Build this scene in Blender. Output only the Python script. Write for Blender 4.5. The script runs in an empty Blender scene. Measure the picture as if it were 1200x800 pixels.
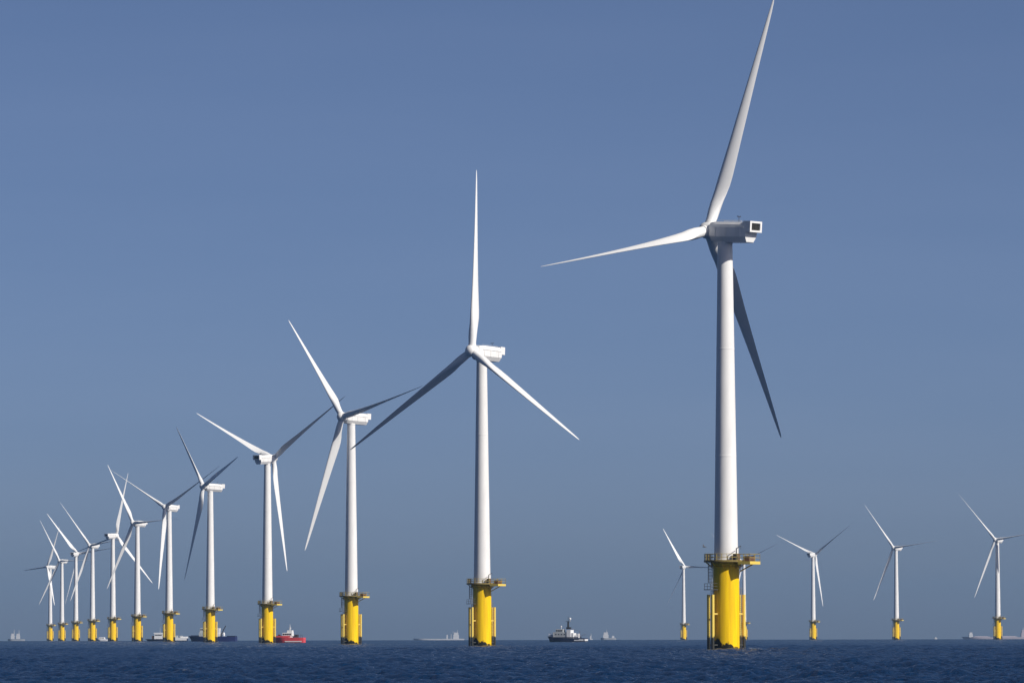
import bpy, math, random
import numpy as np
from mathutils import Vector, Matrix

# ------------------------------------------------------------------ camera, sky, sun, exposure
SC = bpy.context.scene
COL = SC.collection
R = math.radians
F = 7140.0            # focal length in photo pixels (photo is 1200 wide)
RE = 7.4e6            # earth radius with normal refraction: the sea really curves away
CAMH = 3.0
PITCH = 2.750
ROLL = 0.105

cam_d = bpy.data.cameras.new('camera')
cam = bpy.data.objects.new('camera', cam_d)
COL.objects.link(cam)
cam_d.sensor_width = 36.0
cam_d.lens = 36.0 * F / 1200.0
cam_d.clip_start = 1.0
cam_d.clip_end = 60000.0
cam.location = (0, 0, CAMH)
cam.matrix_world = Matrix.Translation((0, 0, CAMH)) @ Matrix.Rotation(R(90 + PITCH), 4, 'X') @ Matrix.Rotation(R(-ROLL), 4, 'Z')
SC.camera = cam

SUN_AZ = 55.0         # degrees to the right of the direction back to the camera
SUN_EL = 36.0
world = bpy.data.worlds.new('World')
SC.world = world
world.use_nodes = True
wn, wl = world.node_tree.nodes, world.node_tree.links
wn.clear()
sky = wn.new('ShaderNodeTexSky')
sky.sky_type = 'NISHITA'
sky.sun_disc = False
sky.sun_elevation = R(SUN_EL)
sky.sun_rotation = R(180 - SUN_AZ)
sky.altitude = 0.0
sky.air_density = 0.3
sky.dust_density = 1.0
sky.ozone_density = 4.0
bg = wn.new('ShaderNodeBackground')
bg.inputs['Strength'].default_value = 0.09
wo = wn.new('ShaderNodeOutputWorld')
tint = wn.new('ShaderNodeMix'); tint.data_type = 'RGBA'; tint.blend_type = 'MULTIPLY'
tint.inputs['Factor'].default_value = 1.0
wtc = wn.new('ShaderNodeTexCoord')
wmp = wn.new('ShaderNodeMapping'); wmp.inputs['Scale'].default_value = (9.0, 9.0, 70.0)
wnz = wn.new('ShaderNodeTexNoise'); wnz.inputs['Scale'].default_value = 1.0; wnz.inputs['Detail'].default_value = 4.0
wrp = wn.new('ShaderNodeValToRGB')                          # barely visible uneven thin cloud
wrp.color_ramp.elements[0].position = 0.3; wrp.color_ramp.elements[0].color = (1.005, 0.95, 0.94, 1)
wrp.color_ramp.elements[1].position = 0.7; wrp.color_ramp.elements[1].color = (1.085, 0.995, 0.965, 1)
wl.new(wtc.outputs['Generated'], wmp.inputs['Vector']); wl.new(wmp.outputs[0], wnz.inputs['Vector'])
wl.new(wnz.outputs['Fac'], wrp.inputs['Fac']); wl.new(wrp.outputs[0], tint.inputs['B'])
wl.new(sky.outputs[0], tint.inputs['A'])
wl.new(tint.outputs['Result'], bg.inputs['Color'])
wl.new(bg.outputs[0], wo.inputs['Surface'])

sun_d = bpy.data.lights.new('sun', 'SUN')
sun_d.energy = 5.0
sun_d.angle = R(0.5)
sun_d.color = (1.0, 0.95, 0.87)
sun = bpy.data.objects.new('sun', sun_d)
COL.objects.link(sun)
SUN_DIR = Vector((math.sin(R(SUN_AZ)) * math.cos(R(SUN_EL)), -math.cos(R(SUN_AZ)) * math.cos(R(SUN_EL)), math.sin(R(SUN_EL))))
sun.rotation_euler = SUN_DIR.to_track_quat('Z', 'Y').to_euler()

SC.view_settings.view_transform = 'Standard'
SC.view_settings.look = 'None'
SC.view_settings.gamma = 1.0
SC.view_settings.use_curve_mapping = False
SC.view_settings.exposure = 0.0
SC.cycles.caustics_reflective = False

# ------------------------------------------------------------------ materials
def mat(name, col, rough=0.5, metal=0.0, var=0.0, vscale=1.0, spec=0.5):
    m = bpy.data.materials.new(name)
    m.use_nodes = True
    nt = m.node_tree
    b = nt.nodes['Principled BSDF']
    b.inputs['Base Color'].default_value = (*col, 1)
    b.inputs['Roughness'].default_value = rough
    b.inputs['Metallic'].default_value = metal
    b.inputs['Specular IOR Level'].default_value = spec
    if var > 0:
        tc = nt.nodes.new('ShaderNodeTexCoord')
        mp = nt.nodes.new('ShaderNodeMapping')
        mp.inputs['Scale'].default_value = (vscale, vscale, vscale * 0.25)
        nz = nt.nodes.new('ShaderNodeTexNoise')
        nz.inputs['Scale'].default_value = 1.0
        nz.inputs['Detail'].default_value = 5.0
        rp = nt.nodes.new('ShaderNodeValToRGB')
        rp.color_ramp.elements[0].position = 0.3
        rp.color_ramp.elements[1].position = 0.7
        rp.color_ramp.elements[0].color = (*[c * (1 - var) for c in col], 1)
        rp.color_ramp.elements[1].color = (*[min(1, c * (1 + var * 0.4)) for c in col], 1)
        nt.links.new(tc.outputs['Object'], mp.inputs['Vector'])
        nt.links.new(mp.outputs[0], nz.inputs['Vector'])
        nt.links.new(nz.outputs['Fac'], rp.inputs['Fac'])
        nt.links.new(rp.outputs[0], b.inputs['Base Color'])
    return m

M = {}
M['white'] = mat('white_paint', (0.80, 0.79, 0.775), 0.4, var=0.09, vscale=0.6, spec=0.35)
M['blade'] = mat('blade_gelcoat', (0.79, 0.79, 0.785), 0.4, var=0.04, vscale=0.3, spec=0.3)
M['lightgrey'] = mat('light_grey_paint', (0.5, 0.51, 0.52), 0.45, var=0.08, vscale=0.8)
M['grey'] = mat('grey_steel', (0.22, 0.23, 0.24), 0.5, metal=0.0, var=0.15, vscale=1.5)
M['dark'] = mat('dark_steel', (0.035, 0.037, 0.042), 0.55, var=0.2, vscale=2.0)
M['grille'] = mat('dark_grille', (0.05, 0.048, 0.042), 0.6)
M['brown'] = mat('rusty_brown_steel', (0.13, 0.065, 0.04), 0.65, var=0.25, vscale=2.0)
M['paleyellow'] = mat('pale_yellow_paint', (0.78, 0.62, 0.12), 0.5, var=0.08, vscale=1.0)
M['deck'] = mat('dull_brown_deck_steel', (0.20, 0.145, 0.03), 0.6, var=0.3, vscale=1.5)
M['rail'] = mat('dull_yellow_rail', (0.46, 0.35, 0.07), 0.55, var=0.15, vscale=1.0)
M['glass'] = mat('dark_glass', (0.015, 0.02, 0.028), 0.08)
M['navy'] = mat('navy_hull_paint', (0.012, 0.018, 0.05), 0.4, var=0.2, vscale=0.5)
M['blue'] = mat('blue_hull_paint', (0.013, 0.02, 0.10), 0.4, var=0.15, vscale=0.5)
M['red'] = mat('red_hull_paint', (0.70, 0.075, 0.085), 0.4, var=0.15, vscale=0.5)
M['shipwhite'] = mat('ship_white_paint', (0.78, 0.78, 0.78), 0.4, var=0.06, vscale=0.6)
M['shipgrey'] = mat('ship_grey_paint', (0.45, 0.47, 0.47), 0.45, var=0.1, vscale=0.6)
M['black'] = mat('black_paint', (0.018, 0.018, 0.02), 0.5)
M['mauve'] = mat('pale_mauve_hull_paint', (0.42, 0.38, 0.42), 0.5, var=0.1, vscale=0.1)
M['gull'] = mat('gull_feathers', (0.07, 0.07, 0.075), 0.8, var=0.1, vscale=4.0)
M['gulldark'] = mat('dark_wing_feathers', (0.03, 0.03, 0.03), 0.8)

def yellow_mat():
    """traffic yellow paint with a ragged band of weed and splash dirt above the water"""
    m = bpy.data.materials.new('yellow_paint_with_weed')
    m.use_nodes = True
    nt = m.node_tree; N = nt.nodes; L = nt.links
    b = N['Principled BSDF']
    b.inputs['Roughness'].default_value = 0.5; b.inputs['Specular IOR Level'].default_value = 0.15
    tc = N.new('ShaderNodeTexCoord')
    sep = N.new('ShaderNodeSeparateXYZ'); L.new(tc.outputs['Object'], sep.inputs[0])
    nz = N.new('ShaderNodeTexNoise'); nz.inputs['Scale'].default_value = 0.9; nz.inputs['Detail'].default_value = 6
    L.new(tc.outputs['Object'], nz.inputs['Vector'])
    m1 = N.new('ShaderNodeMath'); m1.operation = 'MULTIPLY_ADD'
    L.new(nz.outputs['Fac'], m1.inputs[0]); m1.inputs[1].default_value = -4.5
    m0 = N.new('ShaderNodeMath'); m0.operation = 'MULTIPLY_ADD'
    L.new(sep.outputs['X'], m0.inputs[0]); m0.inputs[1].default_value = 0.4; L.new(sep.outputs['Z'], m0.inputs[2])
    L.new(m0.outputs[0], m1.inputs[2])             # weed climbs higher on the exposed left side
    rp = N.new('ShaderNodeMapRange')
    rp.inputs['From Min'].default_value = -1.35; rp.inputs['From Max'].default_value = -0.95
    L.new(m1.outputs[0], rp.inputs['Value'])
    # faint vertical streaks
    mp = N.new('ShaderNodeMapping'); mp.inputs['Scale'].default_value = (1.6, 1.6, 0.08)
    L.new(tc.outputs['Object'], mp.inputs['Vector'])
    n2 = N.new('ShaderNodeTexNoise'); n2.inputs['Scale'].default_value = 1.2; n2.inputs['Detail'].default_value = 5
    L.new(mp.outputs[0], n2.inputs['Vector'])
    r2 = N.new('ShaderNodeValToRGB')
    r2.color_ramp.elements[0].position = 0.34; r2.color_ramp.elements[0].color = (0.78, 0.47, 0.004, 1)
    r2.color_ramp.elements[1].position = 0.62; r2.color_ramp.elements[1].color = (0.95, 0.62, 0.003, 1)
    L.new(n2.outputs['Fac'], r2.inputs['Fac'])
    mx = N.new('ShaderNodeMix'); mx.data_type = 'RGBA'
    L.new(rp.outputs[0], mx.inputs['Factor'])
    mx.inputs['A'].default_value = (0.012, 0.013, 0.008, 1)
    L.new(r2.outputs[0], mx.inputs['B'])
    L.new(mx.outputs['Result'], b.inputs['Base Color'])
    return m
M['yellow'] = yellow_mat()

def tube_mat():
    """pale worn yellow of the boat landing tubes, black with weed near the water"""
    m = bpy.data.materials.new('worn_yellow_with_weed')
    m.use_nodes = True
    nt = m.node_tree; N = nt.nodes; L = nt.links
    b = N['Principled BSDF']; b.inputs['Roughness'].default_value = 0.55
    tc = N.new('ShaderNodeTexCoord')
    sep = N.new('ShaderNodeSeparateXYZ'); L.new(tc.outputs['Object'], sep.inputs[0])
    nz = N.new('ShaderNodeTexNoise'); nz.inputs['Scale'].default_value = 1.2; nz.inputs['Detail'].default_value = 5
    L.new(tc.outputs['Object'], nz.inputs['Vector'])
    m1 = N.new('ShaderNodeMath'); m1.operation = 'MULTIPLY_ADD'
    L.new(nz.outputs['Fac'], m1.inputs[0]); m1.inputs[1].default_value = -1.2
    L.new(sep.outputs['Z'], m1.inputs[2])
    rp = N.new('ShaderNodeMapRange')
    rp.inputs['From Min'].default_value = 1.8; rp.inputs['From Max'].default_value = 2.2
    L.new(m1.outputs[0], rp.inputs['Value'])
    mx = N.new('ShaderNodeMix'); mx.data_type = 'RGBA'
    L.new(rp.outputs[0], mx.inputs['Factor'])
    mx.inputs['A'].default_value = (0.012, 0.013, 0.01, 1)
    mx.inputs['B'].default_value = (0.74, 0.55, 0.10, 1)
    L.new(mx.outputs['Result'], b.inputs['Base Color'])
    return m
M['tube'] = tube_mat()

def sea_mat():
    """deep blue water seen through a polarising filter: part of the surface gloss is cut"""
    m = bpy.data.materials.new('sea_water')
    m.use_nodes = True
    nt = m.node_tree; N = nt.nodes; L = nt.links
    b = N['Principled BSDF']
    b.inputs['Roughness'].default_value = 0.6
    b.inputs['Specular IOR Level'].default_value = 0.0
    tc = N.new('ShaderNodeTexCoord')
    nz = N.new('ShaderNodeTexNoise'); nz.inputs['Scale'].default_value = 0.9; nz.inputs['Detail'].default_value = 5
    nz.inputs['Roughness'].default_value = 0.6
    L.new(tc.outputs['Object'], nz.inputs['Vector'])
    bp = N.new('ShaderNodeBump'); bp.inputs['Strength'].default_value = 1.0; bp.inputs['Distance'].default_value = 0.7
    L.new(nz.outputs['Fac'], bp.inputs['Height'])
    at = N.new('ShaderNodeAttribute'); at.attribute_name = 'foam'
    n2 = N.new('ShaderNodeTexNoise'); n2.inputs['Scale'].default_value = 1.6; n2.inputs['Detail'].default_value = 6
    L.new(tc.outputs['Object'], n2.inputs['Vector'])
    ad = N.new('ShaderNodeMath'); ad.operation = 'ADD'; L.new(at.outputs['Fac'], ad.inputs[0]); L.new(n2.outputs['Fac'], ad.inputs[1])
    mr = N.new('ShaderNodeMapRange'); mr.inputs['From Min'].default_value = 0.95; mr.inputs['From Max'].default_value = 1.35
    mr.inputs['To Max'].default_value = 0.75
    L.new(ad.outputs[0], mr.inputs['Value'])
    mx = N.new('ShaderNodeMix'); mx.data_type = 'RGBA'
    mx.inputs['A'].default_value = (0.001, 0.025, 0.082, 1); mx.inputs['B'].default_value = (0.42, 0.46, 0.48, 1)
    L.new(mr.outputs[0], mx.inputs['Factor']); L.new(mx.outputs['Result'], b.inputs['Base Color'])
    L.new(bp.outputs[0], b.inputs['Normal'])
    gl = N.new('ShaderNodeBsdfGlossy'); gl.inputs['Roughness'].default_value = 0.05
    L.new(bp.outputs[0], gl.inputs['Normal'])
    fr = N.new('ShaderNodeFresnel'); fr.inputs['IOR'].default_value = 1.33; L.new(bp.outputs[0], fr.inputs['Normal'])
    mm = N.new('ShaderNodeMath'); mm.operation = 'MULTIPLY'; mm.inputs[1].default_value = 0.5; L.new(fr.outputs[0], mm.inputs[0])
    ms = N.new('ShaderNodeMixShader')
    L.new(mm.outputs[0], ms.inputs[0]); L.new(b.outputs[0], ms.inputs[1]); L.new(gl.outputs[0], ms.inputs[2])
    L.new(ms.outputs[0], N['Material Output'].inputs['Surface'])
    return m
M['sea'] = sea_mat()

# ------------------------------------------------------------------ mesh helpers
class MB:
    """collects shapes and links them as ONE mesh object"""
    def __init__(self):
        self.v = []; self.f = []; self.m = []
    def add(self, vs, fs, mi=0):
        o = len(self.v)
        self.v += [tuple(p) for p in vs]
        self.f += [tuple(i + o for i in q) for q in fs]
        self.m += [mi] * len(fs)
        return self
    def box(self, c, s, mi=0, mx=None, taper=1.0):
        x, y, z = [k / 2 for k in s]
        vs = []
        for dz in (-1, 1):
            t = taper if dz > 0 else 1.0
            for dx, dy in ((-1, -1), (1, -1), (1, 1), (-1, 1)):
                p = Vector((dx * x * t, dy * y * t, dz * z))
                if mx is not None: p = mx @ p
                vs.append(p + Vector(c))
        return self.add(vs, [(3, 2, 1, 0), (4, 5, 6, 7), (0, 1, 5, 4), (1, 2, 6, 5), (2, 3, 7, 6), (3, 0, 4, 7)], mi)
    def tube(self, a, b, r, r2=None, n=8, mi=0):
        a = Vector(a); b = Vector(b); r2 = r if r2 is None else r2
        d = (b - a).normalized()
        u = d.orthogonal().normalized(); w = d.cross(u)
        vs = []
        for p, rr in ((a, r), (b, r2)):
            for k in range(n):
                t = 2 * math.pi * k / n
                vs.append(p + u * math.cos(t) * rr + w * math.sin(t) * rr)
        fs = [(k, (k + 1) % n, n + (k + 1) % n, n + k) for k in range(n)]
        fs += [tuple(reversed(range(n))), tuple(range(n, 2 * n))]
        return self.add(vs, fs, mi)
    def path(self, pts, r, n=6, mi=0):
        for a, b in zip(pts[:-1], pts[1:]): self.tube(a, b, r, n=n, mi=mi)
        return self
    def lathe(self, prof, n=48, mi=0, axis='Z', c=(0, 0, 0)):
        vs = []; c = Vector(c)
        for r, z in prof:
            for k in range(n):
                t = 2 * math.pi * k / n
                p = Vector((r * math.cos(t), r * math.sin(t), z)) if axis == 'Z' else Vector((z, r * math.cos(t), r * math.sin(t)))
                vs.append(p + c)
        fs = []
        for i in range(len(prof) - 1):
            for k in range(n):
                k2 = (k + 1) % n
                fs.append((i * n + k, i * n + k2, (i + 1) * n + k2, (i + 1) * n + k))
        fs.append(tuple(reversed(range(n))))
        fs.append(tuple(range((len(prof) - 1) * n, len(prof) * n)))
        return self.add(vs, fs, mi)
    def loft(self, secs, mi=0, caps=True):
        n = len(secs[0]); vs = [p for s in secs for p in s]
        fs = []
        for i in range(len(secs) - 1):
            for k in range(n):
                k2 = (k + 1) % n
                fs.append((i * n + k, i * n + k2, (i + 1) * n + k2, (i + 1) * n + k))
        if caps:
            fs.append(tuple(reversed(range(n)))); fs.append(tuple(range((len(secs) - 1) * n, len(secs) * n)))
        return self.add(vs, fs, mi)
    def mesh(self, name, mats, sharp=35):
        me = bpy.data.meshes.new(name)
        me.from_pydata(self.v, [], self.f)
        for m in (mats if isinstance(mats, (list, tuple)) else [mats]): me.materials.append(m)
        me.polygons.foreach_set('material_index', self.m)
        import bmesh
        bm = bmesh.new(); bm.from_mesh(me)
        bmesh.ops.recalc_face_normals(bm, faces=bm.faces)
        bm.to_mesh(me); bm.free()
        me.polygons.foreach_set('use_smooth', [True] * len(me.polygons))
        me.set_sharp_from_angle(angle=R(sharp))
        me.update()
        return me
    def build(self, name, mats, parent=None, label=None, sharp=35):
        o = bpy.data.objects.new(name, self.mesh(name, mats, sharp))
        COL.objects.link(o)
        if parent is not None: o.parent = parent
        if label: o['label'] = label
        return o

def tag(o, label=None, cat=None, group=None, kind=None):
    if label: o['label'] = label
    if cat: o['category'] = cat
    if group: o['group'] = group
    if kind: o['kind'] = kind
    return o

def empty(name, loc=(0, 0, 0), rz=0.0):
    o = bpy.data.objects.new(name, None)
    o.empty_display_size = 2.0
    COL.objects.link(o)
    o.location = loc; o.rotation_euler = (0, 0, rz)
    return o

def kids(o):
    return [c for c in bpy.data.objects if c.parent is o]

def copy_tree(o, parent=None):
    c = o.copy(); COL.objects.link(c); c.parent = parent
    for ch in kids(o): copy_tree(ch, c)
    return c

def drop(x, y): return -(x * x + y * y) / (2 * RE)

def spot(px, dist, py=725):
    """point of the sea surface at photo column px and the given distance"""
    u = (px - 600) - math.tan(R(ROLL)) * (py - 400)
    x = u * dist * 0.9988 / F
    return Vector((x, dist, drop(x, dist)))

# ------------------------------------------------------------------ sea: one curved sheet with real waves
BASES = [(851.2, 1164), (565.0, 1661), (411.6, 2159), (313.2, 2657), (246.3, 3154)]
def build_sea():
    rng = np.random.default_rng(11)
    # rows: fine where the picture sees them
    r = [2.0, 10, 30, 60, 100, 150, 200, 250, 290]
    d = 310.0
    while d < 15000:
        r.append(d)
        d += max(0.32, d * 0.00075 if d < 1500 else d * 0.0012 if d < 4000 else d * 0.004)
    r = np.array(r)
    fine = np.radians(np.linspace(-6.2, 6.2, 900))
    a0 = list(np.radians(np.linspace(-180, -14, 56))) + list(np.radians(np.linspace(-13, -6.3, 24)))
    ang = np.array(a0 + list(fine) + [-t for t in reversed(a0)][:-1])
    nr, na = len(r), len(ang)
    RR, AA = np.meshgrid(r, ang, indexing='ij')
    X = RR * np.sin(AA); Y = RR * np.cos(AA)
    Z = -(RR ** 2) / (2 * RE)
    # sample spacing along range and across, for fading waves the grid cannot carry
    dr = np.gradient(r)[:, None] * np.ones((1, na))
    dc = RR * np.abs(np.gradient(ang))[None, :]
    nw = 90
    lam = np.exp(rng.uniform(np.log(0.6), np.log(11.0), nw))
    main = R(205)
    th = main + rng.normal(0, 0.75, nw)
    steep = 0.056 * (lam / 3.0) ** (-0.15) * rng.uniform(0.5, 1.3, nw)
    steep[lam > 7] *= 0.7
    H = np.zeros_like(X)
    for l, t, s, ph in zip(lam, th, steep, rng.uniform(0, 6.283, nw)):
        k = 2 * np.pi / l
        amp = s / k
        cx, cy = math.sin(t), math.cos(t)
        # spacing resolved per wave direction relative to the ray
        ca = np.abs(cx * np.sin(AA) + cy * np.cos(AA)); sa = np.sqrt(np.maximum(0, 1 - ca ** 2))
        eff = np.maximum(dr * ca, dc * sa)
        w = np.clip((l / np.maximum(eff, 1e-6) - 2.5) / 2.5, 0, 1)
        q = k * (cx * X + cy * Y) + ph
        H += amp * w * (np.sin(q) + 0.25 * np.sin(2 * q + 1.57))
    # patchiness of the wind on the water
    gust = 0.5 * np.sin(X * 0.021 + 0.6 * np.sin(Y * 0.006)) + 0.5 * np.sin(Y * 0.0115 + 1.3 + 1.1 * np.sin(X * 0.013))
    Z = Z + H * (1.0 + 0.25 * gust)
    # foam: torn crests, and wash round the nearest foundations drifting off to the right
    sg = H.std(axis=1, keepdims=True) + 0.02
    foam = np.clip((H / sg - 2.3) * 0.5, 0, 0.55) * (RR < 2500)
    for px, D in BASES:
        p = spot(px, D)
        q = np.hypot((X - p.x - np.clip(X - p.x, 0, 7) * 0.6), Y - p.y)
        foam = np.maximum(foam, np.clip(1.25 - q / 6.2, 0, 0.75))
    co = np.stack([X, Y, Z], -1).reshape(-1, 3)
    co = np.vstack([co, [[0, 0, 0]]])
    i, j = np.meshgrid(np.arange(nr - 1), np.arange(na), indexing='ij')
    j2 = (j + 1) % na
    quads = np.stack([i * na + j, i * na + j2, (i + 1) * na + j2, (i + 1) * na + j], -1).reshape(-1, 4)
    me = bpy.data.meshes.new('sea')
    nq = len(quads)
    tri = np.array([[nr * na, (k + 1) % na, k] for k in range(na)])
    me.vertices.add(len(co)); me.vertices.foreach_set('co', co.astype(np.float32).ravel())
    me.loops.add(nq * 4 + na * 3)
    me.loops.foreach_set('vertex_index', np.concatenate([quads[:, ::-1].ravel(), tri[:, ::-1].ravel()]).astype(np.int32))
    me.polygons.add(nq + na)
    ls = np.concatenate([np.arange(nq) * 4, nq * 4 + np.arange(na) * 3]).astype(np.int32)
    me.polygons.foreach_set('loop_start', ls)
    me.polygons.foreach_set('use_smooth', np.ones(nq + na, dtype=bool))
    me.update(calc_edges=True); me.validate()
    fa = me.attributes.new('foam', 'FLOAT', 'POINT')
    fa.data.foreach_set('value', np.append(foam.ravel(), 0).astype(np.float32))
    me.materials.append(M['sea'])
    o = bpy.data.objects.new('sea', me); COL.objects.link(o)
    tag(o, kind='structure')
    print('sea verts', len(co))
    return o
SEA = build_sea()

# ------------------------------------------------------------------ haze: the thin sea air round everything
HAZE_DENSITY = 3.3e-5
def build_haze():
    b = MB().box((0, 0, 55.0), (31000, 31000, 150.0))
    hz = bpy.data.materials.new('haze_air'); hz.use_nodes = True
    nt = hz.node_tree; nt.nodes.clear()
    pv = nt.nodes.new('ShaderNodeVolumePrincipled')
    pv.inputs['Color'].default_value = (0.27, 0.46, 0.74, 1)
    pv.inputs['Density'].default_value = HAZE_DENSITY
    pv.inputs['Anisotropy'].default_value = 0.0
    out = nt.nodes.new('ShaderNodeOutputMaterial')
    nt.links.new(pv.outputs[0], out.inputs['Volume'])
    o = b.build('haze', hz)
    tag(o, kind='stuff')
build_haze()

# ------------------------------------------------------------------ wind turbine
HUBZ = 80.0
def az(d, r, z):      # azimuth d degrees to the right of the direction back to the camera
    return Vector((math.sin(R(d)) * r, -math.cos(R(d)) * r, z))

def blade_mesh():
    st = [  # r, chord, thickness ratio, twist
        (1.1, 2.05, 1.0, 13), (2.4, 2.05, 1.0, 13), (4.0, 2.3, 0.86, 13), (5.6, 2.7, 0.62, 13), (7.4, 3.25, 0.46, 12.5),
        (9.2, 3.62, 0.36, 12), (11, 3.62, 0.31, 11), (14, 3.34, 0.27, 9), (18, 2.92, 0.24, 6.8), (23, 2.5, 0.215, 4.6),
        (28, 2.08, 0.20, 3), (33, 1.7, 0.19, 1.8), (38, 1.34, 0.18, 0.9), (43, 0.98, 0.18, 0.2), (46.5, 0.70, 0.18, 0),
        (48.6, 0.46, 0.18, 0), (49.4, 0.22, 0.2, 0), (49.6, 0.06, 0.2, 0)]
    n = 28
    secs = []
    for r, c, tr, tw in st:
        bl = min(1.0, max(0.0, (r - 2.4) / 6.0)); bl = bl * bl * (3 - 2 * bl)
        ax = 0.5 + (0.30 - 0.5) * bl          # pitch axis as a fraction of the chord
        sec = []
        for k in range(n):
            t = 2 * math.pi * k / n
            s = 0.5 * (1 - math.cos(t))       # 0 at leading edge, 1 at trailing edge
            up = 1 if t < math.pi else -1
            yc = math.sin(t) * 0.5            # round root
            q = max(s, 1e-6)
            yt = 5 * tr * (0.2969 * math.sqrt(q) - 0.126 * q - 0.3516 * q * q + 0.2843 * q ** 3 - 0.1036 * q ** 4)
            ya = up * yt + 0.035 * (1 - (2 * s - 0.9) ** 2) * bl
            y = yc * (1 - bl) + ya * bl
            x = (ax - s) * c; y = y * c
            w = R(tw)
            # leading edge turns into the wind (-y) with twist
            px = x * math.cos(w) + y * math.sin(w)
            py = -x * math.sin(w) + y * math.cos(w)
            pre = -0.5 * ((max(r, 8) - 8) / 41.0) ** 2     # slight prebend away from the tower
            sec.append((px, py + pre, r))
        secs.append(sec)
    return MB().loft(secs).mesh('blade', M['blade'], sharp=50)

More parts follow.
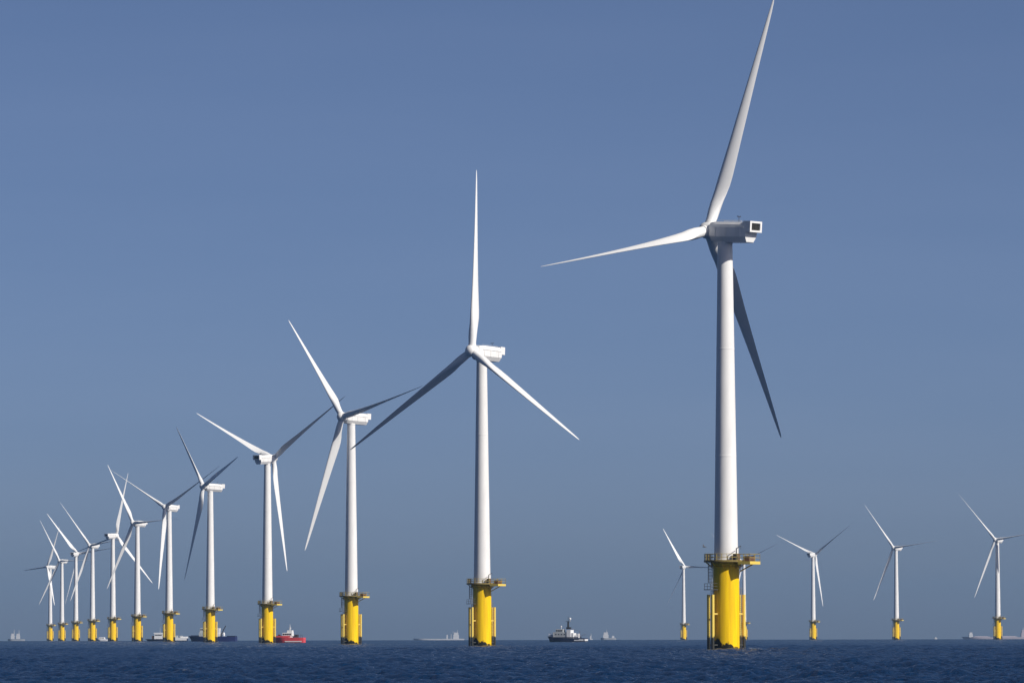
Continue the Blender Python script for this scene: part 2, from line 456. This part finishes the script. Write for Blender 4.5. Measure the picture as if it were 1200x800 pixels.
def make_turbine():
    root = empty('wind_turbine')
    # --- foundation
    tp = MB().lathe([(2.5, -6), (2.5, 15.9), (2.62, 16.0), (2.92, 16.15), (2.92, 16.75)], 64)
    for d in range(15, 360, 30):                                    # brackets under the deck
        tp.tube(az(d, 2.45, 15.6), az(d, 3.95, 16.74), 0.09, n=6)
    tp.build('transition_piece', M['yellow'], root)
    # --- work platform with laydown area to the right
    pf = MB()
    pf.lathe([(2.3, 16.76), (4.2, 16.76), (4.25, 16.8), (4.25, 17.12), (4.2, 17.16), (2.3, 17.16)], 24)
    platform = pf.build('platform', M['deck'], root)
    LD = 62.0
    ux = az(LD, 1, 0); uy = az(LD + 90, 1, 0)
    rot = Matrix(((ux.x, uy.x, 0), (ux.y, uy.y, 0), (0, 0, 1)))
    ld = MB()
    ld.box(az(LD, 4.85, 16.62), (2.6, 4.5, 0.56), 0, rot)
    ld.tube(az(LD, 2.9, 15.0), az(LD, 5.6, 16.33), 0.12)
    ld.build('laydown_area', M['tube'], platform)
    rl = MB()
    nP = 26
    for k in range(nP):
        d = k * 360 / nP
        if abs((d - LD + 180) % 360 - 180) < 32: continue
        rl.tube(az(d, 4.15, 17.1), az(d, 4.15, 18.35), 0.05, n=5)
    for h in (17.72, 18.35):
        pts = [az(LD + 32 + t * (296 / 30), 4.15, h) for t in range(31)]
        rl.path(pts, 0.045, n=5)
    cn = [az(LD, 4.85, 0) + ux * a + uy * b_ for a, b_ in ((-1.25, -2.2), (1.25, -2.2), (1.25, 2.2), (-1.25, 2.2))]
    for a, b_ in zip(cn[:-1], cn[1:]):
        for t in (0, 0.5, 1):
            p = a.lerp(b_, t); rl.tube(p + Vector((0, 0, 16.9)), p + Vector((0, 0, 18.3)), 0.05, n=5)
        for h in (17.6, 18.3): rl.tube(a + Vector((0, 0, h)), b_ + Vector((0, 0, h)), 0.045, n=5)
    rl.build('railing', M['rail'], platform)
    cb = MB()
    cb.box(az(LD, 4.9, 17.4), (1.2, 2.6, 1.0), 0, rot)
    cb.build('equipment_box', M['brown'], root)
    MB().box(az(34, 3.3, 17.78), (0.8, 1.1, 1.24), 0, Matrix.Rotation(R(34), 3, 'Z')).build('equipment_box', M['brown'], root)
    c2 = MB().box(az(-82, 3.5, 17.75), (1.0, 1.3, 1.2)).box(az(-82, 3.5, 18.38), (1.1, 1.4, 0.06))
    c2.build('equipment_box', M['dark'], root, label='dark cabinet on the shaded side of the platform')
    dv = MB()
    p0 = az(28, 3.9, 17.1)
    dv.tube(p0, p0 + Vector((0, 0, 2.3)), 0.13, 0.1)
    dv.tube(p0 + Vector((0, 0, 2.25)), p0 + Vector((0.9, 1.2, 2.75)), 0.09, 0.07)
    dv.tube(p0 + Vector((0.87, 1.16, 2.7)), p0 + Vector((0.87, 1.16, 2.1)), 0.03)
    dv.box(p0 + Vector((0, 0, 0.35)), (0.5, 0.5, 0.6))
    dv.build('davit_crane', M['dark'], root)
    # --- boat landings on opposite sides
    for s, base in ((0, -63.0), (1, 117.0)):
        d = az(base, 1, 0); t = az(base + 90, 1, 0)
        bl = MB()
        for q in (-0.8, 0.8):
            p = d * 3.4 + t * q
            bl.tube(p + Vector((0, 0, -3)), p + Vector((0, 0, 10.6)), 0.33, n=14)
            for z in (1.0, 6.9):
                a = p + Vector((0, 0, z)); e = d * 2.2 + t * q * 0.9 + Vector((0, 0, z))
                bl.tube(a, e, 0.16, n=10)
        o = bl.build('boat_landing', M['tube'], root)
        ld_ = MB()
        for q in (-0.28, 0.28):
            p = d * 3.15 + t * q
            ld_.tube(p + Vector((0, 0, -1.5)), p + Vector((0, 0, 17.4 if s == 0 else 12)), 0.05, n=6)
        z = -1.2
        while z < (17.3 if s == 0 else 11.8):
            ld_.tube(d * 3.15 + t * -0.28 + Vector((0, 0, z)), d * 3.15 + t * 0.28 + Vector((0, 0, z)), 0.03, n=5)
            z += 0.4
        ld_.build('ladder', M['grey'], o)
        if s == 0:
            rp = MB()
            rp.box(d * 3.35 + Vector((0, 0, 11.55)), (1.7, 2.4, 0.14), 0, Matrix((( d.x, t.x, 0), (d.y, t.y, 0), (0, 0, 1))))
            for q in (-1.15, 0, 1.15):
                p = d * 4.1 + t * q
                rp.tube(p + Vector((0, 0, 11.6)), p + Vector((0, 0, 12.7)), 0.045, n=5)
            for z in (12.15, 12.7):
                rp.tube(d * 4.1 + t * -1.15 + Vector((0, 0, z)), d * 4.1 + t * 1.15 + Vector((0, 0, z)), 0.04, n=5)
                for q in (-1.15, 1.15):
                    rp.tube(d * 4.1 + t * q + Vector((0, 0, z)), d * 2.6 + t * q + Vector((0, 0, z)), 0.04, n=5)
            for z in np.arange(13.0, 16.6, 0.6):                   # cage hoops round the upper ladder
                pts = [d * (3.15 + 0.75 * math.sin(u)) + t * (-0.42 * math.cos(u)) + Vector((0, 0, z)) for u in np.linspace(0, math.pi, 9)]
                rp.path(pts, 0.045, n=5)
            for u in (0.5, 1.2, 1.94, 2.64):
                p = d * (3.15 + 0.75 * math.sin(u)) + t * (-0.42 * math.cos(u))
                rp.tube(p + Vector((0, 0, 12.9)), p + Vector((0, 0, 16.5)), 0.045, n=5)
            rp.build('rest_platform', M['dark'], o)
    # cable tube clamped to the foundation on the right
    jt = MB().tube(az(150, 2.75, -4), az(150, 2.75, 15.2), 0.16, n=10)
    for z in (3, 8, 13): jt.box(az(150, 2.66, z), (0.5, 0.5, 0.25))
    jt.build('cable_tube', M['yellow'], root)
    # --- tower
    prof = [(2.36, 16.9), (2.36, 17.3), (2.30, 17.32)]
    for z in (37.0, 57.5):
        r_ = 2.30 + (1.42 - 2.30) * (z - 17.3) / (77.6 - 17.3)
        prof += [(r_, z - 0.13), (r_ + 0.025, z - 0.11), (r_ + 0.025, z + 0.11), (r_, z + 0.13)]
    prof += [(1.42, 77.6), (1.5, 77.62), (1.5, 78.0)]
    tower = MB().lathe(prof, 64).build('tower', M['white'], root)
    dr = MB()
    dm = Matrix.Rotation(R(-12), 3, 'Z')
    def onaz(d_): return Matrix(((az(d_ + 90, 1, 0).x, az(d_, 1, 0).x, 0), (az(d_ + 90, 1, 0).y, az(d_, 1, 0).y, 0), (0, 0, 1)))
    dr.box(az(100, 2.3, 18.5), (0.95, 0.16, 2.2), 0, onaz(100))
    dr.build('door', M['lightgrey'], tower)
    # --- nacelle (local x points to the rotor)
    def sec(x, k=1.0, dz=0.0, xs=0.0):
        pts = [(-1.2, -2.15), (1.2, -2.15), (1.92, -1.05), (1.92, 1.25), (1.62, 1.78), (-1.62, 1.78), (-1.92, 1.25), (-1.92, -1.05)]
        return [(x + xs * (z / 2.0), y * k, z * k + dz) for y, z in pts]
    nb = MB().loft([sec(2.75, 0.72), sec(2.55, 0.84), sec(1.9, 0.95), sec(0.8, 1.0), sec(-3.0, 1.0), sec(-6.1, 0.985, 0, -0.25), sec(-6.3, 0.94, 0, -0.25)])
    nacelle = nb.build('nacelle', M['white'], root, sharp=25)
    ck = MB()                                                       # cooler box with open rear
    ck.box((-6.5, 1.64, 0.92), (1.7, 0.52, 2.1)).box((-6.5, -1.64, 0.92), (1.7, 0.52, 2.1))
    ck.box((-6.5, 0, 1.78), (1.7, 2.756, 0.38)).box((-6.5, 0, 0.05), (1.7, 2.756, 0.36))
    ck.build('cooler_frame', M['white'], nacelle)
    cg = MB().box((-6.35, 0, 0.92), (1.2, 2.75, 1.35))
    for k in range(8): cg.box((-7.0, 0, 0.32 + k * 0.165), (0.12, 2.74, 0.05))
    cg.box((-7.02, 0, 0.92), (0.14, 0.08, 1.34))
    cg.build('cooler_grille', M['grille'], nacelle)
    rb = MB()
    for s in (-1, 1):
        rb.box((-2.2, s * 1.97, 0.72), (7.4, 0.14, 0.16))
        for x in (0.9, -1.6, -4.9): rb.box((x, s * 1.96, -0.2), (0.2, 0.12, 1.65))
    rb.build('panel_rib', M['white'], nacelle)
    rh = MB()
    for s in (-1, 1):
        for x in (1.2, -0.8, -2.8, -4.8): rh.tube((x, s * 1.3, 1.76), (x, s * 1.3, 2.06), 0.03, n=5)
        rh.tube((1.2, s * 1.3, 2.06), (-4.8, s * 1.3, 2.06), 0.03, n=5)
    rh.build('roof_rail', M['lightgrey'], nacelle)
    wm = MB().tube((-3.6, 0.5, 1.76), (-3.6, 0.5, 2.9), 0.05, n=6).tube((-3.6, 0.1, 2.75), (-3.6, 0.9, 2.75), 0.035, n=6)
    wm.box((-3.6, 0.1, 2.85), (0.16, 0.16, 0.18)).box((-3.6, 0.9, 2.85), (0.3, 0.06, 0.18))
    wm.build('wind_sensor', M['dark'], nacelle)
    # --- hub with rounded spinner (local x along the rotor axis)
    hp = [(0.95, -1.35), (1.5, -1.2), (1.62, -0.8), (1.66, 0.2), (1.58, 0.8), (1.36, 1.3), (1.0, 1.68), (0.55, 1.9), (0.15, 1.97)]
    hb = MB().lathe(hp, 40, axis='X')
    for k in range(3):
        t = R(120 * k)
        c = Vector((0, -math.sin(t), math.cos(t)))
        hb.tube(c * 0.6, c * 1.72, 1.18, 1.1, n=28)
    hub = hb.build('hub', M['white'], root)
    bm = blade_mesh()
    blades = []
    for k in range(3):
        o = bpy.data.objects.new('blade', bm); COL.objects.link(o); o.parent = root; blades.append(o)
    return root

def pose(root, alpha, theta, pitch, tilt=5.0, ntilt=3.0):
    """turn nacelle, hub and blades: alpha = way the rotor faces, theta = rotor angle, pitch = blade angle at the broad part"""
    al = R(alpha); ta = R(tilt)
    a = Vector((math.sin(al) * math.cos(ta), -math.cos(al) * math.cos(ta), math.sin(ta)))
    ur = Vector((math.cos(al), math.sin(al), 0))
    uu = a.cross(-ur); uu = uu if uu.z > 0 else -uu
    rz = math.atan2(-math.cos(al), math.sin(al))
    hubc = Vector((0, 0, HUBZ)) + a * 3.95
    nb = 0
    for c in kids(root):
        n = c.name.split('.')[0]
        if n == 'nacelle':
            c.matrix_basis = Matrix.Translation((0, 0, HUBZ)) @ Matrix.Rotation(rz, 4, 'Z') @ Matrix.Rotation(R(-ntilt), 4, 'Y')
        elif n == 'hub':
            x = a; z = (math.cos(R(theta)) * uu + math.sin(R(theta)) * ur); y = z.cross(x)
            c.matrix_basis = Matrix.Translation(hubc) @ Matrix((x, y, z)).transposed().to_4x4()
        elif n == 'blade':
            th = R(theta + 120 * nb); nb += 1
            th += R(1.9) * math.sin(th)                     # feathered blades sag a little under their own weight
            b = math.cos(th) * uu + math.sin(th) * ur
            t = -math.sin(th) * uu + math.cos(th) * ur
            cone = R(2.0)
            bb = (b * math.cos(cone) + a * math.sin(cone)).normalized()
            ac = (a - bb * a.dot(bb)).normalized()
            p = R(pitch - 12)
            x = math.cos(p) * t + math.sin(p) * ac
            y = bb.cross(x)
            c.matrix_basis = Matrix.Translation(hubc) @ Matrix((x, y, bb)).transposed().to_4x4()

def dist(i): return (0.163 + 0.0697 * i) * F
ROW = 'wind turbines in the long receding row'
FAR = 'small far turbines at the right'
TURB = [  # column, distance, facing, rotor angle, pitch, group, label
    (851.2, dist(0), 231.3, 99.5, 100, ROW, 'largest and nearest white wind turbine on a thick yellow foundation, nacelle side in shade'),
    (565.0, dist(1), 318, 0, 87, ROW, 'second largest white turbine with one blade pointing straight up from its sunlit nacelle'),
    (411.6, dist(2), 308, 78, 92, ROW, 'third largest turbine, its white blade leaning up left and a dark blade to the right'),
    (313.2, dist(3), 141, 64, 105, ROW, 'white turbine beside the red boat, rotor turned away and rear of nacelle to the left'),
    (246.3, dist(4), 296, 72, 22, ROW, 'turbine in front of the dark blue ship, with three dark shaded blades'),
    (198.0, dist(5), 322, 60, 87, ROW, 'turbine in front of the low white and dark vessel, one blade hanging straight down'),
    (160.8, dist(6), 314, 86, 92, ROW, 'sixth turbine from the far left end, bright blade leaning up left, dark one to right'),
    (132.0, dist(7), 140, 104, 95, ROW, 'turbine on the right of the small white boat, a pale blade pointing nearly straight up'),
    (108.2, dist(8), 326, 80, 90, ROW, 'turbine on the left of the small white boat, its top blade leaning left'),
    (88.7, dist(9), 154, 40, 112, ROW, 'third turbine from the far left end, dark rear of its nacelle to the left'),
    (72.4, dist(10), 324, 88, 90, ROW, 'second turbine from the far left end of the row'),
    (58.7, dist(11), 304, 28, 85, ROW, 'last turbine at the far left end of the row, a dark blade pointing left'),
    (801.2, 6747, 156, 30, 125, FAR, 'tiny far turbine standing alone to the left of the largest turbine'),
    (872.0, 6269, 322, 68, 88, FAR, 'far turbine mostly hidden behind the yellow foundation of the largest turbine'),
    (953.0, 5783, 142, 66, 100, FAR, 'first small far turbine to the right of the largest turbine'),
    (1050.5, 5355, 322, 82, 90, FAR, 'middle one of the three small turbines right of the largest turbine'),
    (1169.3, 4927, 330, 80, 90, FAR, 'rightmost small turbine, standing before the long pale tanker'),
]
proto = make_turbine()
for i, (px, D, al, th, pt, grp, lab) in enumerate(TURB):
    o = proto if i == 0 else copy_tree(proto)
    o.location = spot(px, D)
    tag(o, lab, 'wind turbine', grp)
for o, T in zip([proto] + [q for q in COL.objects if q.name.startswith('wind_turbine.')], TURB):
    pose(o, T[2], T[3], T[4])

# ------------------------------------------------------------------ vessels
def hull_mb(L, B, fb_bow, fb_mid, fb_stern, rake=0.09, draft=1.2, n=14, flare=0.75, mi=0, full=0.55):
    """a ship's hull along x, bow at +x, waterline at z=0"""
    secs = []
    for i in range(n + 1):
        t = i / n                                   # 0 stern .. 1 bow
        w = 1.0 if t < full else max(0.0, 1 - ((t - full) / (1 - full)) ** 2.2)
        if t < 0.12: w *= 0.86 + 0.14 * t / 0.12
        w = max(w, 0.015)
        if t < 0.5: fb = fb_stern + (fb_mid - fb_stern) * (t / 0.5)
        else: fb = fb_mid + (fb_bow - fb_mid) * ((t - 0.5) / 0.5) ** 1.7
        x = (t - 0.5) * L
        s = max(0.0, (t - 0.6) / 0.4) ** 2
        hw = B / 2 * w
        sec = []
        for y, z in ((1, 1), (0.97, 0.45), (flare + 0.2 * (1 - s), 0.0), (0.55, -1), (-0.55, -1), (-(flare + 0.2 * (1 - s)), 0.0), (-0.97, 0.45), (-1, 1)):
            zz = z * fb if z > 0 else z * draft
            sec.append((x - rake * L * s * (1 - max(0, z)) , y * hw, zz))
        secs.append(sec)
    return MB().loft(secs, mi)

def vessel(name, px, D, heading, label, cat, group=None):
    o = empty(name, spot(px, D, 745), R(heading))
    tag(o, label, cat, group)
    return o
class WindowSet:
    """rows of windows, each window a sub-part of its own"""
    def __init__(self): self.b = []
    def build(self, name, m, parent):
        for c, sz in self.b: MB().box(c, sz).build(name, m, parent)
def win_row(ws, x0, x1, y, z, n, w=0.7, h=0.6, t=0.06):
    for k in range(n):
        ws.b.append(((x0 + (x1 - x0) * (k + 0.5) / n, y, z), (w, t, h)))

# red crew boat touching the fourth turbine (bow to the left)
def red_boat():
    v = vessel('crew_boat', 338.6, 2672, 180 - 14, 'red crew transfer boat with white wheelhouse lying right beside a turbine foundation', 'boat')
    hull_mb(14.2, 4.6, 3.1, 2.3, 2.3, draft=0.8).build('hull', M['red'], v)
    for s in (-1, 1):
        pass
    MB().box((-2.6, 2.285, 0.62), (7.6, 0.10, 0.42)).box((-2.6, -2.285, 0.62), (7.6, 0.10, 0.42)).build('fender_strip', M['shipwhite'], v)
    MB().box((2.4, 1.95, 2.75), (7.0, 0.08, 0.7)).box((2.4, -1.95, 2.75), (7.0, 0.08, 0.7)).build('bulwark', M['red'], v)
    c = MB().box((0.4, 0, 3.35), (4.6, 3.2, 2.2), taper=0.93).box((-0.6, 0, 4.9), (2.4, 2.6, 1.2), taper=0.9).build('wheelhouse', M['shipwhite'], v)
    w = WindowSet(); win_row(w, -1.5, 2.4, 1.57, 3.75, 4); win_row(w, -1.5, 2.4, -1.57, 3.75, 4)
    w.build('window', M['glass'], c)
    MB().tube((-0.5, 0, 5.4), (-0.5, 0, 8.2), 0.16, 0.06).box((-0.5, 0, 6.6), (0.5, 1.6, 0.14)).box((-0.5, 0, 6.2), (0.7, 0.7, 0.5)).build('mast', M['shipwhite'], v)
    MB().box((-3.4, 0, 3.0), (1.5, 2.4, 1.3)).tube((-5.6, 1.6, 2.2), (-5.6, 1.6, 3.5), 0.08).tube((-5.6, -1.6, 2.2), (-5.6, -1.6, 3.5), 0.08).tube((-5.6, 1.6, 3.45), (-5.6, -1.6, 3.45), 0.08).build('deck_gear', M['dark'], v)
    MB().box((4.4, 0, 3.1), (0.9, 1.4, 1.2)).build('winch', M['brown'], v)
red_boat()

def blue_ship():
    v = vessel('work_ship', 248.8, 3620, 180 - 8, 'dark blue work ship with deck crane lying behind a yellow turbine foundation', 'ship')
    hull_mb(29.0, 8.0, 3.4, 3.0, 2.9, draft=1.6).build('hull', M['blue'], v)
    MB().box((8.6, 0, 3.3), (7.6, 6.0, 0.9)).box((-11.8, 0, 3.1), (5.0, 6.4, 0.7)).build('bulwark', M['navy'], v)
    h = MB().box((3.4, 0, 4.2), (8.2, 6.4, 2.6)).box((4.4, 0, 6.8), (5.4, 5.4, 2.6), taper=0.94).build('deckhouse', M['shipgrey'], v)
    w = WindowSet(); win_row(w, 2.0, 6.8, 2.66, 7.1, 5); win_row(w, 2.0, 6.8, -2.66, 7.1, 5); w.build('window', M['glass'], h)
    MB().box((-3.2, 0, 6.3), (3.0, 4.2, 3.4)).build('hold_cabin', M['shipwhite'], v)
    MB().box((-3.2, 0, 3.9), (3.4, 5.0, 1.5)).build('cabin_base', M['shipwhite'], v)
    c = MB().tube((-5.4, 0, 2.9), (-5.4, 0, 4.6), 0.5, 0.45).tube((-5.4, 0, 4.3), (-8.1, 0.2, 9.4), 0.38, 0.26).tube((-5.9, 0, 5.6), (-6.8, 0, 4.9), 0.16)
    c.build('deck_crane', M['dark'], v)
    MB().lathe([(0.7, 0), (0.75, 0.9), (0.6, 1.7), (0.3, 2.1)], 16, c=(-7.3, 2.0, 3.3)).build('life_raft', M['shipwhite'], v)
    MB().tube((4.6, 0, 8.1), (4.6, 0, 12.2), 0.2, 0.08).box((4.6, 0, 10.2), (0.4, 2.6, 0.2)).build('mast', M['dark'], v)
blue_ship()

def low_vessel():
    v = vessel('supply_boat', 194.8, 3900, 180 - 6, 'low supply boat, dark bow and white cabin, behind the turbine left of blue ship', 'boat')
    hull_mb(27.5, 7.0, 1.5, 1.6, 2.0, draft=1.0).build('hull', M['navy'], v)
    MB().box((-9.0, 0, 1.5), (9.3, 7.2, 1.7)).box((-11.6, 0, 2.7), (4.0, 6.0, 0.8)).build('stern_deck', M['shipwhite'], v)
    c = MB().box((4.6, 0, 3.1), (5.6, 5.4, 3.4), taper=0.95).box((5.2, 0, 5.3), (5.4, 3.6, 0.5)).build('cabin', M['shipwhite'], v)
    w = WindowSet(); win_row(w, 2.4, 7.0, 2.68, 4.1, 5); win_row(w, 2.4, 7.0, -2.68, 4.1, 5); w.build('window', M['glass'], c)
    MB().box((8.2, 0, 2.6), (1.5, 4.0, 2.0)).build('bow_gear', M['brown'], v)
    MB().box((-6.5, 1.0, 3.1), (2.4, 2.2, 1.5)).box((-9.6, -0.6, 3.0), (1.8, 2.0, 1.3)).build('deck_cargo', M['shipgrey'], v)
    MB().tube((4.0, 0, 5.2), (4.0, 0, 9.0), 0.14, 0.06).build('mast', M['lightgrey'], v)
low_vessel()

def white_boat():
    v = vessel('motor_boat', 119.8, 4820, 180 - 10, 'small white motor boat between two yellow turbine foundations', 'boat')
    hull_mb(9.5, 3.4, 1.7, 1.4, 1.4, draft=0.6).build('hull', M['shipwhite'], v)
    c = MB().box((0.2, 0, 2.2), (5.2, 2.8, 1.7), taper=0.8).build('cabin', M['shipwhite'], v)
    w = WindowSet(); win_row(w, -2.0, 2.2, -1.28, 2.35, 4, 0.7, 0.45); win_row(w, -2.0, 2.2, 1.28, 2.35, 4, 0.7, 0.45); w.build('window', M['glass'], c)
white_boat()

def guard_ship():
    v = vessel('guard_ship', 664.2, 2740, 180 - 20, 'dark hulled guard ship with white deckhouse and tall dark mast on open sea', 'ship')
    hull_mb(18.4, 5.4, 2.7, 1.9, 1.8, rake=0.08, draft=1.2).build('hull', M['navy'], v)
    MB().box((-6.6, 2.58, 1.0), (4.4, 0.12, 0.75)).box((-6.6, -2.58, 1.0), (4.4, 0.12, 0.75)).box((-9.25, 0, 1.0), (0.1, 4.4, 0.75)).build('stern_panel', M['shipwhite'], v)
    MB().box((0, 2.36, 2.12), (12.5, 0.1, 0.35)).box((0, -2.36, 2.12), (12.5, 0.1, 0.35)).build('bulwark', M['navy'], v)
    f = MB().box((2.6, 0, 3.2), (6.6, 3.8, 2.6)).box((3.0, 0, 5.1), (3.6, 3.2, 1.5), taper=0.92).build('wheelhouse', M['shipgrey'], v)
    w = WindowSet(); win_row(w, 1.4, 4.7, 1.62, 5.2, 4, 0.55, 0.55); win_row(w, 1.4, 4.7, -1.62, 5.2, 4, 0.55, 0.55)
    win_row(w, -0.2, 5.2, 1.92, 3.5, 4, 0.5, 0.5); win_row(w, -0.2, 5.2, -1.92, 3.5, 4, 0.5, 0.5); w.build('window', M['glass'], f)
    MB().box((-1.6, 0, 3.7), (1.9, 4.2, 3.6)).box((-3.1, 0, 3.0), (1.4, 3.8, 2.3)).build('deckhouse', M['shipwhite'], v)
    MB().box((-0.95, 0, 6.3), (1.8, 1.8, 0.9)).tube((-0.7, 0, 6.5), (-0.7, 0, 9.4), 0.5, 0.42).box((-0.7, 0, 9.3), (1.7, 1.9, 0.2)).tube((-0.7, 0, 9.3), (-0.7, 0, 11.6), 0.12, 0.05).build('mast', M['black'], v)
    MB().lathe([(0.1, 0), (0.42, 0.25), (0.5, 0.6), (0.4, 0.95), (0.1, 1.1)], 14, c=(-1.6, 0, 9.9)).tube((-1.6, 0, 9.3), (-1.6, 0, 10.0), 0.1).build('radar_dome', M['shipwhite'], v)
    MB().lathe([(0.1, 0), (0.38, 0.2), (0.45, 0.5), (0.36, 0.85), (0.1, 1.0)], 14, c=(2.6, 0, 6.5)).tube((2.6, 0, 5.8), (2.6, 0, 6.7), 0.09).build('radar_dome', M['shipwhite'], v)
    MB().box((-5.4, 0, 2.9), (1.1, 1.8, 1.9)).build('winch_house', M['shipwhite'], v)
    r = MB()
    for s in (-1, 1):
        for x in (5.6, 6.6, 7.6, 8.5): r.tube((x, s * (1.9 - (x - 5.6) * 0.5), 2.4), (x, s * (1.9 - (x - 5.6) * 0.5), 3.9), 0.05, n=5)
        for z in (3.2, 3.9): r.tube((5.6, s * 1.9, z), (8.5, s * 0.45, z), 0.05, n=5)
    r.box((7.2, 0, 2.9), (1.6, 1.2, 1.0))
    r.build('bow_rail', M['shipwhite'], v)
    MB().tube((-6.2, 0, 2.0), (-6.2, 0, 5.0), 0.08).tube((-6.2, 0, 4.9), (-1.4, 0, 6.3), 0.03).tube((-6.2, 0, 2.6), (-9.0, 0, 3.6), 0.06).build('derrick', M['brown'], v)
guard_ship()

def distant_ship(name, x0, x1, D, label, blocks, hullm, hullh, hdg=180, cat='ship', masts=()):
    """far ship: hull from photo column x0 to x1; blocks = (column, width px, z0, z1, material)"""
    k = D / F
    v = vessel(name, (x0 + x1) / 2, D, hdg, label, cat)
    L = (x1 - x0) * k
    s = -1 if hdg == 180 else 1
    mid = (x0 + x1) / 2
    hull_mb(L, L * 0.16 if L > 40 else L * 0.28, hullh * 1.25, hullh, hullh * 1.05, draft=3.0, rake=0.03, full=0.75).build('hull', hullm, v)
    wd = L * 0.12 if L > 40 else L * 0.2
    for (c, w, z0, z1, m, nm) in blocks:
        x = (c - mid) * k * s
        h = z1 - z0
        b = MB().box((x, 0, z0 + h * 0.31), (w * k, wd, h * 0.62)).box((x, 0, z0 + h * 0.81), (w * k * 0.78, wd * 0.85, h * 0.38))
        b.build(nm, m, v)
    for c, z0, z1 in masts:
        x = (c - mid) * k * s
        MB().tube((x, 0, z0), (x, 0, z1), 0.5, 0.2, n=6).box((x, 0, z0 + (z1 - z0) * 0.7), (0.5, 3.0, 0.4)).build('mast', M['lightgrey'], v)
    return v
W, G = mat('dimmed_far_ship_white', (0.55, 0.56, 0.58), 0.5, var=0.1, vscale=0.2), mat('pale_grey_hull', (0.33, 0.35, 0.38), 0.5, var=0.1, vscale=0.1)  # far white and grey dulled: fading with distance is put into the colour
distant_ship('offshore_ship', 9, 29, 9200, 'pale far ship with two white deck towers at the far left of the horizon',
             [(15, 4.2, 3.5, 11.5, W, 'deckhouse'), (21.2, 4.4, 3.5, 11.5, W, 'deckhouse')], G, 3.0, masts=((16.5, 11, 18), (22.3, 11, 17)))
distant_ship('cargo_ship', 484, 544, 10200, 'long pale cargo ship with bridge at its right end, left of second largest turbine',
             [(534.5, 6.5, 3.0, 13.5, W, 'bridge'), (524, 1.6, 3.0, 10.0, W, 'deck_crane'), (528.8, 1.2, 3.0, 11.5, G, 'deck_crane')], W, 3.0, masts=((536, 13, 18), (531, 10, 16)))
distant_ship('coaster', 704, 722, 9700, 'hazy far ship with one pale superstructure, right of the guard ship',
             [(710, 6.2, 3.5, 12.5, W, 'deckhouse'), (718.5, 3.0, 3.2, 7.0, W, 'deckhouse')], G, 3.4, masts=((711, 12, 17),))
distant_ship('sailing_boat', 690.6, 694.2, 8200, 'tiny pale boat on the horizon just right of the guard ship',
             [(692.2, 1.8, 1.4, 5.4, W, 'cabin')], W, 1.6, cat='boat', masts=((692.6, 5, 9),))
bpy.data.objects['sailing_boat'].name = 'fishing_boat'
distant_ship('tanker', 1127, 1212, 10400, 'long pale mauve tanker behind the rightmost turbine, white bridge at its left end',
             [(1137.6, 4.4, 4.0, 12.5, W, 'bridge'), (1200, 7.0, 4.2, 16.5, M['mauve'], 'deckhouse'), (1150, 20, 4.0, 6.0, M['mauve'], 'cargo_deck'), (1181, 22, 4.0, 6.2, M['mauve'], 'cargo_deck')], M['mauve'], 4.2, masts=((1199, 16, 21),))
distant_ship('pilot_boat', 1094.6, 1098.4, 7600, 'tiny pale boat on the horizon between the two right turbines',
             [(1096.6, 1.8, 1.0, 2.6, W, 'cabin')], W, 1.2, cat='boat')

# ------------------------------------------------------------------ gull gliding past the nearest turbine's platform
def gull():
    D = 1120.0
    p = spot(825.5, D, 642)
    depth = D * 0.9988
    p.z = CAMH + D * (743 - 641) / F
    o = empty('seagull', p, R(200))
    tag(o, 'small gull gliding in the air left of the largest turbine platform', 'bird')
    b = MB()
    secs = []
    for x, r in ((-0.34, 0.02), (-0.22, 0.06), (-0.05, 0.10), (0.10, 0.105), (0.2, 0.075), (0.28, 0.06), (0.33, 0.045), (0.40, 0.01)):
        secs.append([(x, r * math.cos(t), r * math.sin(t) * 0.95 + (0.03 if x > 0.18 else 0)) for t in np.linspace(0, 2 * math.pi, 12, endpoint=False)])
    b.loft(secs)
    for s in (-1, 1):
        ws = []
        for y, x0, c, z in ((0.06, 0.13, 0.20, 0.04), (0.3, 0.18, 0.19, 0.16), (0.5, 0.14, 0.15, 0.2), (0.68, 0.04, 0.09, 0.17), (0.78, -0.05, 0.02, 0.13)):
            ws.append([(x0, s * y, z), (x0 - c * 0.4, s * y, z + 0.016), (x0 - c, s * y, z), (x0 - c * 0.4, s * y, z - 0.012)])
        b.loft(ws)
    b.add([(-0.28, 0.05, 0.0), (-0.28, -0.05, 0.0), (-0.46, -0.08, 0.0), (-0.46, 0.08, 0.0), (-0.28, 0.05, 0.02), (-0.28, -0.05, 0.02), (-0.46, -0.08, 0.01), (-0.46, 0.08, 0.01)],
          [(0, 1, 2, 3), (7, 6, 5, 4), (0, 4, 5, 1), (1, 5, 6, 2), (2, 6, 7, 3), (3, 7, 4, 0)])
    b.build('body', M['gull'], o)
    o.rotation_euler = (R(-25), 0, R(200))
gull()
